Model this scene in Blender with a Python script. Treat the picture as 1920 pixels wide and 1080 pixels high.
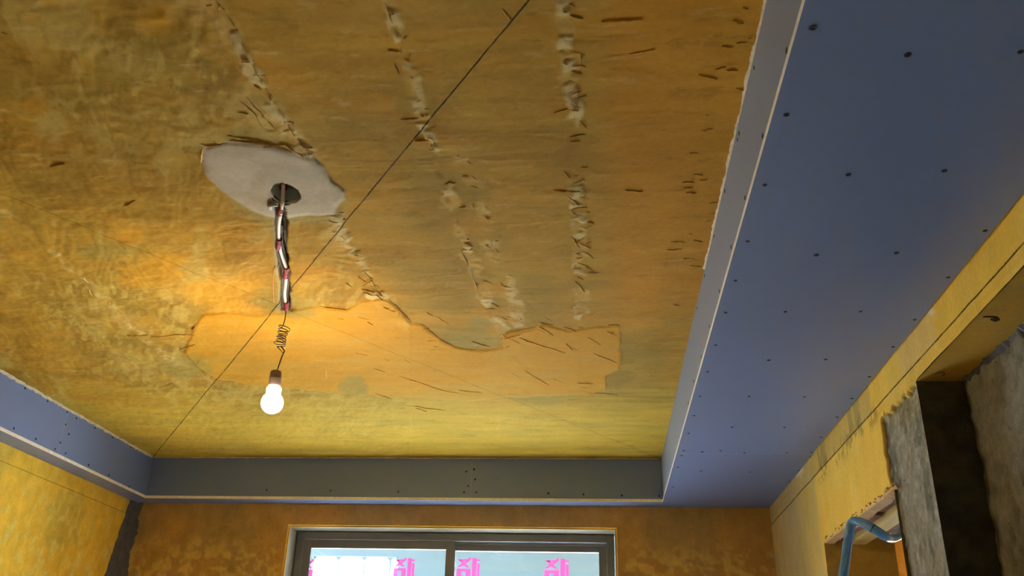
import bpy, bmesh, math, random
import numpy as np
from mathutils import Vector, Matrix

for o in list(bpy.data.objects):
    bpy.data.objects.remove(o)
SC = bpy.context.scene
COL = SC.collection
RNG = random.Random(11)

# ------------------------------------------------------------------ camera
CAM_Z = 1.65                                   # eye height above the floor
F_PX, PITCH, YAW, ROLL = 1686.083, math.radians(25.1226), math.radians(-5.9403), math.radians(1.6826)
_f = np.array([math.sin(YAW)*math.cos(PITCH), math.cos(YAW)*math.cos(PITCH), math.sin(PITCH)])
_r = np.array([math.cos(YAW), -math.sin(YAW), 0.0])
_u = np.cross(_r, _f)
RIGHT = math.cos(ROLL)*_r + math.sin(ROLL)*_u
UP = -math.sin(ROLL)*_r + math.cos(ROLL)*_u
FWD = _f
EYE = np.array([0, 0, CAM_Z])
cam = bpy.data.objects.new('camera', bpy.data.cameras.new('camera'))
COL.objects.link(cam)
m = Matrix.Identity(4)
for i in range(3):
    m[i][0], m[i][1], m[i][2], m[i][3] = RIGHT[i], UP[i], -FWD[i], EYE[i]
cam.matrix_world = m
cam.data.sensor_width = 36
cam.data.lens = F_PX/1920*36
cam.data.clip_start = 0.02
SC.camera = cam

# ------------------------------------------------------------------ sky, light, exposure
SKY = 21.0
world = bpy.data.worlds.new('sky'); SC.world = world
world.use_nodes = True
bg = world.node_tree.nodes['Background']
bg.inputs['Color'].default_value = (0.66, 0.83, 1.0, 1)
bg.inputs['Strength'].default_value = SKY
SC.view_settings.view_transform = 'Standard'
SC.view_settings.look = 'None'
SC.view_settings.exposure = 0.3
SC.view_settings.gamma = 1.0
SC.view_settings.use_curve_mapping = False
SC.cycles.max_bounces = 14
SC.cycles.diffuse_bounces = 8
SC.cycles.transparent_max_bounces = 12
SC.cycles.sample_clamp_indirect = 12
SC.cycles.use_denoising = True
sun = bpy.data.lights.new('sun', 'SUN'); sun.energy = 85; sun.angle = math.radians(0.6); sun.color = (1.0, 0.97, 0.93)
su = bpy.data.objects.new('sun', sun); COL.objects.link(su)
su.rotation_euler = Vector((-0.13, -math.cos(math.radians(38)), -math.sin(math.radians(38)))).to_track_quat('-Z', 'Y').to_euler()
portal = bpy.data.lights.new('window_portal', 'AREA')
portal.shape = 'RECTANGLE'; portal.size = 1.44; portal.size_y = 1.48
portal.cycles.is_portal = True
po = bpy.data.objects.new('window_portal', portal); COL.objects.link(po)
po.location = (-0.657, 4.24, 1.62); po.rotation_euler = (math.radians(-90), 0, 0)

# ------------------------------------------------------------------ room dimensions (metres)
ZC = 2.65                                      # ceiling
ZS = CAM_Z+0.8127                              # underside of the boxed-in edge
XL, XR, YF = -2.024, 0.2664, 3.8715            # faces of the boxing
XLW, XW, YW = -2.1144, 0.7248, 3.9747          # walls
YN = -0.9                                      # wall behind the viewer
WL, WR, WT, WB = -1.378, 0.0644, CAM_Z+0.7139, 0.88
L1 = CAM_Z+0.706; O1Y0, O1Y1 = 0.75, 2.03      # recess in the right wall
L2 = CAM_Z+0.519; O2Y0, O2Y1 = 2.30, 3.08      # door opening in the right wall
D1, D2 = 0.832, 0.946                          # back of recess, back of door opening

def ray(x, y):
    return (x-960)/F_PX*RIGHT - (y-540)/F_PX*UP + FWD
def onz(x, y, z): d = ray(x, y); return EYE + d*((z-CAM_Z)/d[2])
def onx(x, y, X): d = ray(x, y); return EYE + d*(X/d[0])
def ony(x, y, Y): d = ray(x, y); return EYE + d*(Y/d[1])
def topx(P):
    Q = P-EYE
    d = np.maximum(Q@FWD, 0.05)
    return 960+F_PX*(Q@RIGHT)/d, 540-F_PX*(Q@UP)/d

# ------------------------------------------------------------------ helpers
def lin(r, g, b):
    return tuple(((c/255)/12.92 if c <= 10 else ((c/255+0.055)/1.055)**2.4) for c in (r, g, b))
def arr(*c): return np.array(lin(*c))

def _hash(i, j, s):
    h = (i.astype(np.int64)*374761393 + j.astype(np.int64)*668265263 + s*1442695041) & 0xffffffff
    h = ((h ^ (h >> 13))*1274126177) & 0xffffffff
    return ((h ^ (h >> 16)) & 0xffff)/65535.0
def vn(x, y, s=0):
    i = np.floor(x); j = np.floor(y); fx = x-i; fy = y-j
    fx = fx*fx*fx*(fx*(fx*6-15)+10); fy = fy*fy*fy*(fy*(fy*6-15)+10)
    a = _hash(i, j, s); b = _hash(i+1, j, s); c = _hash(i, j+1, s); d = _hash(i+1, j+1, s)
    return a+(b-a)*fx+(c-a)*fy+(a-b-c+d)*fx*fy
def fbm(x, y, s=0, o=4, g=0.5):
    t = 0; a = 1.0; n = 0
    for k in range(o):
        t = t+a*vn(x*2**k+17.3*k, y*2**k-9.1*k, s+k); n += a; a *= g
    return t/n
def ss(a, b, x):
    t = np.clip((x-a)/(b-a), 0, 1); return t*t*(3-2*t)
def pdist(pl, X, Y):
    d = np.full(X.shape, 1e9)
    for (ax, ay), (bx, by) in zip(pl[:-1], pl[1:]):
        dx, dy = bx-ax, by-ay
        t = np.clip(((X-ax)*dx+(Y-ay)*dy)/(dx*dx+dy*dy+1e-9), 0, 1)
        d = np.minimum(d, np.hypot(X-ax-t*dx, Y-ay-t*dy))
    return d
def inside(poly, X, Y):
    c = np.zeros(X.shape, bool); n = len(poly)
    for k in range(n):
        (ax, ay), (bx, by) = poly[k], poly[(k+1) % n]
        if ay == by: continue
        c ^= ((ay > Y) != (by > Y)) & (X < (bx-ax)*(Y-ay)/(by-ay)+ax)
    return c
def sd(poly, X, Y):
    return np.where(inside(poly, X, Y), -1, 1)*pdist(poly+[poly[0]], X, Y)
def side_of(pl, X, Y):
    """positive to the right of a roughly vertical polyline given top to bottom"""
    ys = np.array([p[1] for p in pl]); xs = np.array([p[0] for p in pl])
    return X-np.interp(Y, ys, xs)
def mixc(c, k, m):
    m = np.asarray(m)[..., None]; return c*(1-m)+np.asarray(k)*m
def graded(a, b, step, extra=(), zones=()):
    """coordinates from a to b; zones = (lo, hi, finer step)"""
    out = [a]; x = a
    while x < b-1e-6:
        s = step
        for lo, hi, zs in zones:
            if lo-1e-6 <= x < hi-1e-6: s = zs
        x = min(b, x+s); out.append(x)
    out = sorted(set(out) | set(e for e in extra if a < e < b))
    r = [out[0]]
    for v in out[1:]:
        if v-r[-1] < 5e-4 and v not in extra: continue
        if v-r[-1] < 5e-4: r[-1] = v; continue
        r.append(v)
    return np.array(r)

def link(o, parent=None):
    COL.objects.link(o)
    if parent is not None: o.parent = parent
    return o
def tag(o, label=None, cat=None, group=None, kind=None):
    for k, v in (('label', label), ('category', cat), ('group', group), ('kind', kind)):
        if v: o[k] = v
    return o
def empty(name, loc=(0, 0, 0)):
    o = bpy.data.objects.new(name, None); o.empty_display_size = 0.1
    o.location = loc; COL.objects.link(o); return o
def npmesh(name, V, Fq, col=None, smooth=True):
    me = bpy.data.meshes.new(name)
    n = len(V); k = Fq.shape[1]; f = len(Fq)
    me.vertices.add(n); me.vertices.foreach_set('co', np.asarray(V, np.float32).ravel())
    me.loops.add(f*k); me.loops.foreach_set('vertex_index', np.asarray(Fq, np.int32).ravel())
    me.polygons.add(f)
    me.polygons.foreach_set('loop_start', np.arange(0, f*k, k, dtype=np.int32))
    try: me.polygons.foreach_set('loop_total', np.full(f, k, np.int32))
    except Exception: pass
    me.polygons.foreach_set('use_smooth', np.full(f, smooth, bool))
    if col is not None:
        a = me.color_attributes.new('Col', 'FLOAT_COLOR', 'POINT')
        a.data.foreach_set('color', np.c_[np.clip(col, 0.003, 0.95), np.ones(n)].astype(np.float32).ravel())
    me.update(calc_edges=True); me.validate()
    return me
def gridfaces(nu, nv, flip=False):
    i, j = np.meshgrid(np.arange(nu-1), np.arange(nv-1), indexing='ij')
    a = (i*nv+j).ravel(); q = np.c_[a, a+nv, a+nv+1, a+1]
    return q[:, ::-1] if flip else q
def submesh(name, V, Fq, col, mat, parent=None, smooth=True):
    used, inv = np.unique(Fq, return_inverse=True)
    me = npmesh(name, V[used], inv.reshape(Fq.shape), None if col is None else col[used], smooth)
    me.materials.append(mat)
    return link(bpy.data.objects.new(name, me), parent)

class MB:
    """collects simple solids and links them as one mesh"""
    def __init__(s): s.v = []; s.f = []; s.m = []
    def add(s, v, f, m=0):
        b = len(s.v); s.v += [tuple(map(float, p)) for p in v]
        s.f += [tuple(b+i for i in q) for q in f]; s.m += (m if isinstance(m, list) else [m]*len(f)); return s
    def box(s, x0, x1, y0, y1, z0, z1, m=0):
        v = [(x0,y0,z0),(x1,y0,z0),(x1,y1,z0),(x0,y1,z0),(x0,y0,z1),(x1,y0,z1),(x1,y1,z1),(x0,y1,z1)]
        return s.add(v, [(0,3,2,1),(4,5,6,7),(0,1,5,4),(1,2,6,5),(2,3,7,6),(3,0,4,7)], m)
    def quad(s, a, b, c, d, m=0): return s.add([a, b, c, d], [(0, 1, 2, 3)], m)
    def tube(s, pts, r, n=8, m=0, caps=True):
        pts = [Vector(p) for p in pts]; rs = r if isinstance(r, (list, tuple)) else [r]*len(pts)
        t0 = (pts[1]-pts[0]).normalized()
        nrm = t0.orthogonal().normalized(); v = []; f = []
        for k, p in enumerate(pts):
            t = (pts[min(k+1, len(pts)-1)]-pts[max(k-1, 0)]).normalized()
            nrm = (nrm-t*nrm.dot(t)).normalized(); b = t.cross(nrm)
            for q in range(n):
                a = 2*math.pi*q/n; v.append(p+(nrm*math.cos(a)+b*math.sin(a))*rs[k])
        for k in range(len(pts)-1):
            for q in range(n):
                f.append((k*n+q, k*n+(q+1) % n, (k+1)*n+(q+1) % n, (k+1)*n+q))
        if caps:
            f.append(tuple(range(n-1, -1, -1))); f.append(tuple((len(pts)-1)*n+q for q in range(n)))
        return s.add(v, f, m)
    def lathe(s, prof, origin, axis, n=24, m=0):
        ax = Vector(axis).normalized(); e = ax.orthogonal().normalized(); b = ax.cross(e); o = Vector(origin)
        v = []; f = []
        for (r, h) in prof:
            for q in range(n):
                a = 2*math.pi*q/n; v.append(o+ax*h+(e*math.cos(a)+b*math.sin(a))*max(r, 1e-5))
        for k in range(len(prof)-1):
            for q in range(n):
                f.append((k*n+q, k*n+(q+1) % n, (k+1)*n+(q+1) % n, (k+1)*n+q))
        return s.add(v, f, m)
    def build(s, name, mats, parent=None, smooth=False, loc=None, bevel=0, sub=0):
        me = bpy.data.meshes.new(name)
        off = Vector(loc) if loc is not None else Vector((0, 0, 0))
        me.from_pydata([Vector(p)-off for p in s.v], [], s.f)
        for k in (mats if isinstance(mats, (list, tuple)) else [mats]): me.materials.append(k)
        me.polygons.foreach_set('material_index', s.m)
        me.polygons.foreach_set('use_smooth', [smooth]*len(s.f))
        me.update()
        bm = bmesh.new(); bm.from_mesh(me); bmesh.ops.recalc_face_normals(bm, faces=bm.faces); bm.to_mesh(me); bm.free()
        o = bpy.data.objects.new(name, me)
        if loc is not None and parent is None: o.location = loc
        link(o, parent)
        if bevel:
            b = o.modifiers.new('bevel', 'BEVEL'); b.width = bevel; b.segments = 2; b.limit_method = 'ANGLE'
        if sub:
            k = o.modifiers.new('sub', 'SUBSURF'); k.levels = sub; k.render_levels = sub
        return o

# ------------------------------------------------------------------ materials
def newmat(name):
    mt = bpy.data.materials.new(name); mt.use_nodes = True
    nt = mt.node_tree; return mt, nt, nt.nodes['Principled BSDF']
def nd(nt, kind, **kw):
    n = nt.nodes.new(kind)
    for k, v in kw.items(): setattr(n, k, v)
    return n
def noise(nt, vec, scale, detail=4, rough=0.55, stretch=None):
    n = nd(nt, 'ShaderNodeTexNoise'); n.inputs['Scale'].default_value = scale
    n.inputs['Detail'].default_value = detail; n.inputs['Roughness'].default_value = rough
    if stretch:
        mp = nd(nt, 'ShaderNodeMapping'); mp.inputs['Scale'].default_value = stretch
        nt.links.new(vec, mp.inputs['Vector']); vec = mp.outputs[0]
    nt.links.new(vec, n.inputs['Vector']); return n.outputs['Fac']
def ramp(nt, fac, lo, hi, a=0.0, b=1.0):
    n = nd(nt, 'ShaderNodeMapRange'); n.inputs[1].default_value = lo; n.inputs[2].default_value = hi
    n.inputs[3].default_value = a; n.inputs[4].default_value = b; nt.links.new(fac, n.inputs[0]); return n.outputs[0]
def mulcol(nt, col, fac):
    n = nd(nt, 'ShaderNodeMix', data_type='RGBA', blend_type='MULTIPLY'); n.inputs[0].default_value = 1
    nt.links.new(col, n.inputs[6]); nt.links.new(fac, n.inputs[7]); return n.outputs[2]
def mixcol(nt, fac, a, b):
    n = nd(nt, 'ShaderNodeMix', data_type='RGBA')
    if isinstance(fac, float): n.inputs[0].default_value = fac
    else: nt.links.new(fac, n.inputs[0])
    for i, c in ((6, a), (7, b)):
        if isinstance(c, tuple): n.inputs[i].default_value = (*c, 1)
        else: nt.links.new(c, n.inputs[i])
    return n.outputs[2]
def bump(nt, bs, h, strength, dist):
    b = nd(nt, 'ShaderNodeBump'); b.inputs['Strength'].default_value = strength; b.inputs['Distance'].default_value = dist
    nt.links.new(h, b.inputs['Height']); nt.links.new(b.outputs[0], bs.inputs['Normal'])
def mathn(nt, op, a, b=None):
    n = nd(nt, 'ShaderNodeMath', operation=op)
    for i, c in ((0, a), (1, b)):
        if c is None: continue
        if isinstance(c, (int, float)): n.inputs[i].default_value = c
        else: nt.links.new(c, n.inputs[i])
    return n.outputs[0]

def putty(name, inks=(), streak=(8, 60, 8), bump_d=0.0016, var=(0.84, 1.14), rough=0.85, scrape=None, pits=False):
    """trowelled putty coloured by the surface's own patches; inks = snapped lines (normal, offset, half width, strength)"""
    mt, nt, bs = newmat(name)
    at = nd(nt, 'ShaderNodeAttribute', attribute_name='Col')
    pos = nd(nt, 'ShaderNodeTexCoord').outputs['Object']
    s = noise(nt, pos, 1.0, 5, 0.62, streak)
    g = noise(nt, pos, 95, 4, 0.6)
    c = mulcol(nt, at.outputs['Color'], ramp(nt, s, 0.3, 0.7, *var))
    c = mulcol(nt, c, ramp(nt, g, 0.3, 0.7, 0.93, 1.06))
    if pits:
        pk = ramp(nt, noise(nt, pos, 70, 3, 0.6), 0.36, 0.28)
        c = mixcol(nt, mathn(nt, 'MULTIPLY', pk, 0.6), c, lin(56, 50, 40))
        pg = noise(nt, pos, 420, 2, 0.6)
        c = mulcol(nt, c, ramp(nt, pg, 0.3, 0.7, 0.82, 1.16))
    if scrape:                                          # thin scraped flecks showing the paler coat below
        k1 = ramp(nt, noise(nt, pos, 1.0, 6, 0.7, scrape), 0.57, 0.66)
        k2 = ramp(nt, noise(nt, pos, 3.2, 3, 0.6), 0.42, 0.60)
        c = mixcol(nt, mathn(nt, 'MULTIPLY', mathn(nt, 'MULTIPLY', k1, k2), 0.42), c, lin(196, 166, 104))
        k3 = ramp(nt, noise(nt, pos, 1.0, 6, 0.7, (scrape[0]*0.8, scrape[1]*0.6, scrape[2])), 0.42, 0.33)
        c = mixcol(nt, mathn(nt, 'MULTIPLY', k3, 0.32), c, lin(112, 78, 26))
    for (n, off, w, st) in inks:
        d = nd(nt, 'ShaderNodeVectorMath', operation='DOT_PRODUCT'); d.inputs[1].default_value = n
        nt.links.new(pos, d.inputs[0])
        a = mathn(nt, 'ABSOLUTE', mathn(nt, 'ADD', d.outputs['Value'], off))
        wob = mathn(nt, 'MULTIPLY', noise(nt, pos, 130, 2), w*0.9)
        k = ramp(nt, mathn(nt, 'SUBTRACT', a, wob), w*0.55, w*0.15)
        k = mathn(nt, 'MULTIPLY', k, ramp(nt, noise(nt, pos, 22, 3), 0.25, 0.5, st*0.55, st))
        c = mixcol(nt, k, c, lin(52, 34, 12))
    nt.links.new(c, bs.inputs['Base Color'])
    bs.inputs['Roughness'].default_value = rough
    bs.inputs['Specular IOR Level'].default_value = 0.06
    h = mathn(nt, 'ADD', mathn(nt, 'MULTIPLY', s, 1.0), mathn(nt, 'MULTIPLY', g, 0.45))
    bump(nt, bs, h, 0.55, bump_d)
    return mt
def simple(name, c, rough=0.6, metal=0.0, nscale=0, amp=0.15, bmp=0.0, spec=0.4, stretch=None):
    mt, nt, bs = newmat(name)
    bs.inputs['Roughness'].default_value = rough; bs.inputs['Metallic'].default_value = metal
    bs.inputs['Specular IOR Level'].default_value = spec
    pos = nd(nt, 'ShaderNodeTexCoord').outputs['Object']
    s = noise(nt, pos, nscale or 20, 5, 0.6, stretch)
    rgb = nd(nt, 'ShaderNodeRGB'); rgb.outputs[0].default_value = (*lin(*c), 1)
    nt.links.new(mulcol(nt, rgb.outputs[0], ramp(nt, s, 0.3, 0.7, 1-amp, 1+amp)), bs.inputs['Base Color'])
    if bmp: bump(nt, bs, s, 0.6, bmp)
    return mt

def line_ink(pa, pb, z, w, st):
    a, b = onz(*pa, z), onz(*pb, z); d = b-a; n = np.array([-d[1], d[0], 0]); n /= np.linalg.norm(n)
    return (tuple(n), float(-(n@a)), w, st)
M = {}
M['ceiling'] = putty('ceiling_putty', [line_ink((990, 0), (300, 840), ZC, 0.0021, 0.9),
                                       line_ink((640, 620), (1150, 825), ZC, 0.0018, 0.5)], streak=(6, 15, 6), var=(0.90, 1.09), scrape=(16, 46, 16))
M['patch_white'] = putty('white_filler', streak=(9, 12, 9), bump_d=0.0006, var=(0.93, 1.06))
M['patch_orange'] = putty('orange_putty', [line_ink((990, 0), (300, 840), ZC, 0.0021, 0.9),
                                           line_ink((640, 620), (1150, 825), ZC, 0.0018, 0.5)], streak=(6, 26, 6), bump_d=0.0012, var=(0.93, 1.07))
M['wall_r'] = putty('right_wall_putty', [((0, 0, 1), -(CAM_Z+0.742), 0.0026, 0.9)], streak=(14, 14, 7), bump_d=0.0009, var=(0.93, 1.06))
M['wall_l'] = putty('left_wall_putty', [((0, 0, 1), -(CAM_Z+0.752), 0.0018, 0.55)], streak=(24, 24, 20), bump_d=0.0014, var=(0.86, 1.14))
M['wall_f'] = putty('far_wall_putty', streak=(18, 18, 13), bump_d=0.0014, var=(0.84, 1.14))
M['concrete'] = putty('rough_concrete', streak=(40, 40, 40), bump_d=0.0022, var=(0.78, 1.16), rough=0.95, pits=True)
M['board'] = simple('board_paper', (110, 126, 166), 0.36, nscale=3, amp=0.03, spec=0.6)
M['board_lighter'] = simple('board_lighter_face', (132, 142, 162), 0.5, nscale=3, amp=0.03, spec=0.4)  # lighter, greyer tone, used for the right fascia boards only
M['gypsum'] = simple('board_gypsum_edge', (238, 230, 214), 0.9, nscale=60, amp=0.12)
M['screw'] = simple('black_screw', (16, 16, 20), 0.5, nscale=40, amp=0.1)
M['rim'] = simple('hole_rim_filler', (186, 172, 148), 0.9, nscale=50, amp=0.15, bmp=0.001)
M['bead'] = simple('white_filler_bead', (220, 198, 164), 0.9, nscale=50, amp=0.2, bmp=0.002)
M['alu'] = simple('window_alu', (112, 113, 116), 0.45, nscale=12, amp=0.06, spec=0.5)
M['reveal'] = simple('reveal_render', (118, 110, 94), 0.85, nscale=22, amp=0.12, bmp=0.001)
M['sill_bounce'] = simple('white_bounce_sill', (236, 238, 240), 0.6, nscale=6, amp=0.04)
M['edge'] = simple('edge_putty', (236, 188, 66), 0.85, nscale=40, amp=0.12, bmp=0.001)
M['floor'] = simple('floor_screed', (104, 106, 110), 0.9, nscale=3, amp=0.12)
M['tile'] = simple('balcony_tile', (205, 208, 212), 0.8, nscale=3, amp=0.05)
M['balcony'] = simple('balcony_paint', (128, 139, 142), 0.85, nscale=3, amp=0.03)
M['ground'] = simple('street_ground', (205, 206, 204), 0.95, nscale=0.3, amp=0.1)
M['mortar'] = simple('dark_mortar', (96, 91, 88), 0.95, nscale=30, amp=0.3, bmp=0.004)
M['brick'] = simple('old_brick', (136, 92, 74), 0.95, nscale=45, amp=0.3, bmp=0.003)
M['timber'] = simple('timber', (216, 184, 104), 0.8, nscale=10, amp=0.18, stretch=(4, 0.4, 4))
M['crumb'] = simple('plaster_crumb', (120, 88, 44), 0.95, nscale=60, amp=0.3)
M['peach'] = simple('peach_render', (206, 164, 112), 0.9, nscale=40, amp=0.18, bmp=0.003)
M['pipe'] = simple('blue_pvc', (112, 166, 226), 0.25, nscale=6, amp=0.04, spec=0.5)
M['pipe_mark'] = simple('pipe_mark', (30, 40, 70), 0.6)
M['box_metal'] = simple('box_metal', (168, 170, 160), 0.6, 0.0, nscale=30, amp=0.15)
M['white_pvc'] = simple('white_cable', (228, 214, 196), 0.5, nscale=20, amp=0.06)
M['red'] = simple('red_tape', (132, 12, 16), 0.75, nscale=40, amp=0.2)
M['wire'] = simple('brown_cord', (70, 58, 40), 0.5, nscale=30, amp=0.15)
M['orange_wire'] = simple('orange_wire', (196, 92, 34), 0.5)
M['socket'] = simple('socket_bakelite', (118, 100, 92), 0.5, nscale=30, amp=0.08)
M['ring'] = simple('socket_ring', (226, 150, 104), 0.5)
M['rust'] = simple('rusty_wire', (72, 50, 34), 0.8, nscale=60, amp=0.3)
def emissive(name, c, s):
    mt, nt, bs = newmat(name); bs.inputs['Base Color'].default_value = (0.9, 0.9, 0.88, 1)
    bs.inputs['Emission Color'].default_value = (*c, 1); bs.inputs['Emission Strength'].default_value = s; return mt
M['bulb'] = emissive('lit_bulb', (1.0, 0.84, 0.60), 200.0)
def glass():
    mt, nt, bs = newmat('window_glass')
    tr = nd(nt, 'ShaderNodeBsdfTransparent'); tr.inputs[0].default_value = (0.93, 0.965, 0.97, 1)
    gl = nd(nt, 'ShaderNodeBsdfGlossy'); gl.inputs['Roughness'].default_value = 0.02
    mx = nd(nt, 'ShaderNodeMixShader'); mx.inputs[0].default_value = 0.06
    nt.links.new(tr.outputs[0], mx.inputs[1]); nt.links.new(gl.outputs[0], mx.inputs[2])
    nt.links.new(mx.outputs[0], nt.nodes['Material Output'].inputs[0]); return mt
M['glass'] = glass()
def film():
    mt, nt, bs = newmat('pink_film_print')
    tl = nd(nt, 'ShaderNodeBsdfTranslucent'); tl.inputs[0].default_value = (*lin(158, 58, 108), 1)
    df = nd(nt, 'ShaderNodeBsdfDiffuse'); df.inputs[0].default_value = (*lin(206, 60, 140), 1)
    tr = nd(nt, 'ShaderNodeBsdfTransparent'); tr.inputs[0].default_value = (*lin(240, 120, 190), 1)
    a = nd(nt, 'ShaderNodeMixShader'); a.inputs[0].default_value = 0.35
    nt.links.new(tl.outputs[0], a.inputs[1]); nt.links.new(df.outputs[0], a.inputs[2])
    b = nd(nt, 'ShaderNodeMixShader'); b.inputs[0].default_value = 0.04
    nt.links.new(a.outputs[0], b.inputs[1]); nt.links.new(tr.outputs[0], b.inputs[2])
    nt.links.new(b.outputs[0], nt.nodes['Material Output'].inputs[0]); return mt
M['film'] = film()

# ------------------------------------------------------------------ ceiling
S1 = [(380,-60),(405,0),(424,26),(469,107),(493,154),(519,201),(552,258),(588,292),(620,370),(640,412),(662,470),(690,520),(708,550),(735,566),(770,604)]
S2 = [(700,-60),(722,0),(738,47),(756,100),(772,170),(786,222),(802,268),(830,345),(862,440),(880,502),(898,548),(934,616)]
S2B = [(850,270),(878,330),(900,400),(925,470),(960,560),(975,610)]
S3 = [(1040,-60),(1045,0),(1052,90),(1062,170),(1068,205),(1062,260),(1066,320),(1074,370),(1076,440),(1080,530),(1086,606)]
S4 = [(0,395),(75,450),(150,520),(215,580),(260,625),(330,680),(385,705)]
ORANGE = [(345,662),(362,612),(380,590),(420,583),(480,592),(535,584),(585,574),(649,581),(664,573),(672,564),(715,556),(735,566),(771,604),(793,611),(829,638),(855,652),(900,656),(946,652),(938,630),(1002,614),(1012,606),(1036,611),(1060,618),(1090,616),(1120,612),(1163,608),(1165,692),(1138,702),(1137,730),(1100,742),(1020,742),(950,746),(880,752),(800,748),(720,742),(640,738),(560,730),(470,722),(400,708),(372,690)]
WHITE = [(378,296),(384,276),(402,268),(425,264),(470,268),(520,276),(556,288),(585,294),(606,314),(622,340),(645,358),(646,374),(632,388),(628,402),(596,406),(560,404),(528,410),(500,406),(470,394),(438,374),(410,354),(386,330)]
HOLE = [(506,352),(512,342),(526,338),(541,340),(556,348),(566,360),(567,370),(558,377),(541,380),(526,380),(514,372),(507,362)]
CHASE = [(516,374),(528,374),(536,384),(537,410),(541,414),(538,424),(538,470),(544,484),(541,494),(545,508),(543,530),(549,546),(544,552),(545,566),(541,580),(526,581),(525,562),(526,530),(522,512),(520,486),(517,462),(517,420)]
STAINS = [(890,640,58,20),(664,722,26,16),(560,578,44,20),(520,560,40,24),(352,690,52,26),(1000,748,60,12),(640,376,16,22),(900,604,40,14),(210,470,60,16),(460,255,60,22)]

cx = graded(XL-0.012, XR+0.012, 0.0046, zones=[(-0.80, -0.60, 0.0026), (-1.0, -0.40, 0.0036)])
cy = graded(0.86, YF+0.012, 0.0046, zones=[(1.50, 1.72, 0.0026), (1.35, 2.28, 0.0036), (3.0, 3.9, 0.006)])
gx, gy = np.meshgrid(cx, cy, indexing='ij')
wx, wy = gx.ravel(), gy.ravel()
PX, PY = topx(np.c_[wx, wy, np.full(wx.shape, ZC)])
w1 = (fbm(wx*28, wy*28, 5, 3)-0.5)*16; w2 = (fbm(wx*28, wy*28, 9, 3)-0.5)*16
big = fbm(wx*2.2, wy*2.2, 21, 4); med = fbm(wx*7, wy*9, 31, 4)
hs = fbm(wx*4, wy*26, 41, 4)                        # trowel strokes across the room
dg = fbm((wx+wy*0.55)*16, (wy-wx*0.8)*5, 51, 4)     # slanting strokes
fine = fbm(wx*45, wy*55, 61, 3)
left = ss(30, -40, side_of(S1, PX, PY)+60*(med-0.5))
c = np.tile(arr(196, 158, 78), (wx.size, 1))
c = mixc(c, arr(176, 148, 82), ss(0.42, 0.62, big))
c = mixc(c, arr(208, 158, 70), ss(0.52, 0.68, med)*0.6)
c = mixc(c, arr(200, 172, 112), ss(0.56, 0.74, hs*0.55+med*0.45)*0.5)
c = mixc(c, arr(206, 184, 132), ss(0.54, 0.72, dg)*left*0.65)
c = mixc(c, arr(160, 138, 78), ss(0.50, 0.36, dg)*left*0.25)
tA = fbm(wx*2.0+0.3*med, wy*5.5, 131, 3)*13+0.5*fine; tB = fbm((wx+wy*0.5)*5, (wy-wx*0.8)*2.2, 141, 3)*13+0.5*fine
tt = np.where(left > 0.5, tB, tA); tid = np.floor(tt); saw = tt-tid          # overlapping trowel passes
jit = _hash(tid, tid*0+3, 7)
c = mixc(c, arr(214, 176, 92), ss(0.6, 1.0, jit)*0.38)
c = mixc(c, arr(170, 132, 62), ss(0.4, 0.0, jit)*0.38)
dg2 = fbm((wx+wy*0.55)*52, (wy-wx*0.8)*13, 161, 4)
c = mixc(c, arr(216, 192, 132), ss(0.54, 0.66, dg2)*ss(0.44, 0.56, big)*left*0.6)
s1d = side_of(S1, PX, PY)+50*(med-0.5)
pband = ss(-120, -50, s1d)*ss(6, -4, s1d)*np.maximum(ss(120, 200, PY)*ss(320, 285, PY), ss(60, 20, PY))
c = mixc(c, arr(214, 186, 138), pband*(0.45+0.4*ss(0.45, 0.6, dg2)))
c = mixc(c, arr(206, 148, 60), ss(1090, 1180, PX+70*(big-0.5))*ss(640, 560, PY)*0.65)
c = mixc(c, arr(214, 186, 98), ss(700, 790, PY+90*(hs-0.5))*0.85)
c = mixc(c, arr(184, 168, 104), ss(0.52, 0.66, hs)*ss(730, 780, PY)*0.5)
for (ex, ey, rx, ry) in [(300,510,70,34),(400,540,80,30),(450,610,70,36),(70,200,30,22),(290,40,50,30),(250,440,50,20)]:
    e = np.hypot((PX-ex)/rx, (PY-ey)/ry)+(med-0.5)*1.6
    c = mixc(c, arr(222, 170, 64), ss(1.05, 0.6, e)*0.6)
plate = fbm(wx*24, wy*30, 151, 3)
seam_h = np.zeros(wx.size)
seam = np.zeros(wx.size)
for pl, wdt, amt, off in ((S1, 19, 0.85, -11), (S2, 15, 0.85, 7), (S2B, 18, 0.6, 0), (S3, 18, 0.95, 10), (S4, 9, 0.45, 0)):
    d = pdist([(x+off, y) for x, y in pl], PX+w1*1.4, PY+w2*0.6)
    k = ss(wdt, wdt*0.6, d+10*(plate-0.5)+7*(fine-0.5))*ss(0.40, 0.50, fbm(wx*11+3, wy*11, 71+len(pl), 3))*amt
    seam = np.maximum(seam, k)
c = mixc(c, mixc(np.tile(arr(226, 204, 160), (wx.size, 1)), arr(204, 166, 92), ss(0.56, 0.44, plate)), seam*0.9)
for pl, lo in ((S1, 0.0022), (S2, 0.0014), (S3, 0.0012)):       # slab joints: one side stands a little lower
    s_ = side_of(pl, PX+w1*0.5, PY)
    seam_h -= lo*ss(-2, 3, s_)*ss(70, 10, s_)
for (ex, ey, rx, ry) in STAINS:
    e = np.hypot((PX-ex)/rx, (PY-ey)/ry)+(med-0.5)*0.9+(fine-0.5)*0.4
    c = mixc(c, arr(170, 156, 104), ss(1.15, 0.6, e)*0.6)
so = sd(ORANGE, PX+w1*0.35, PY+w2*0.25)
m_o = (so < 0) & ~((np.hypot((PX-893)/52, (PY-640)/16) < 1))
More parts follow.
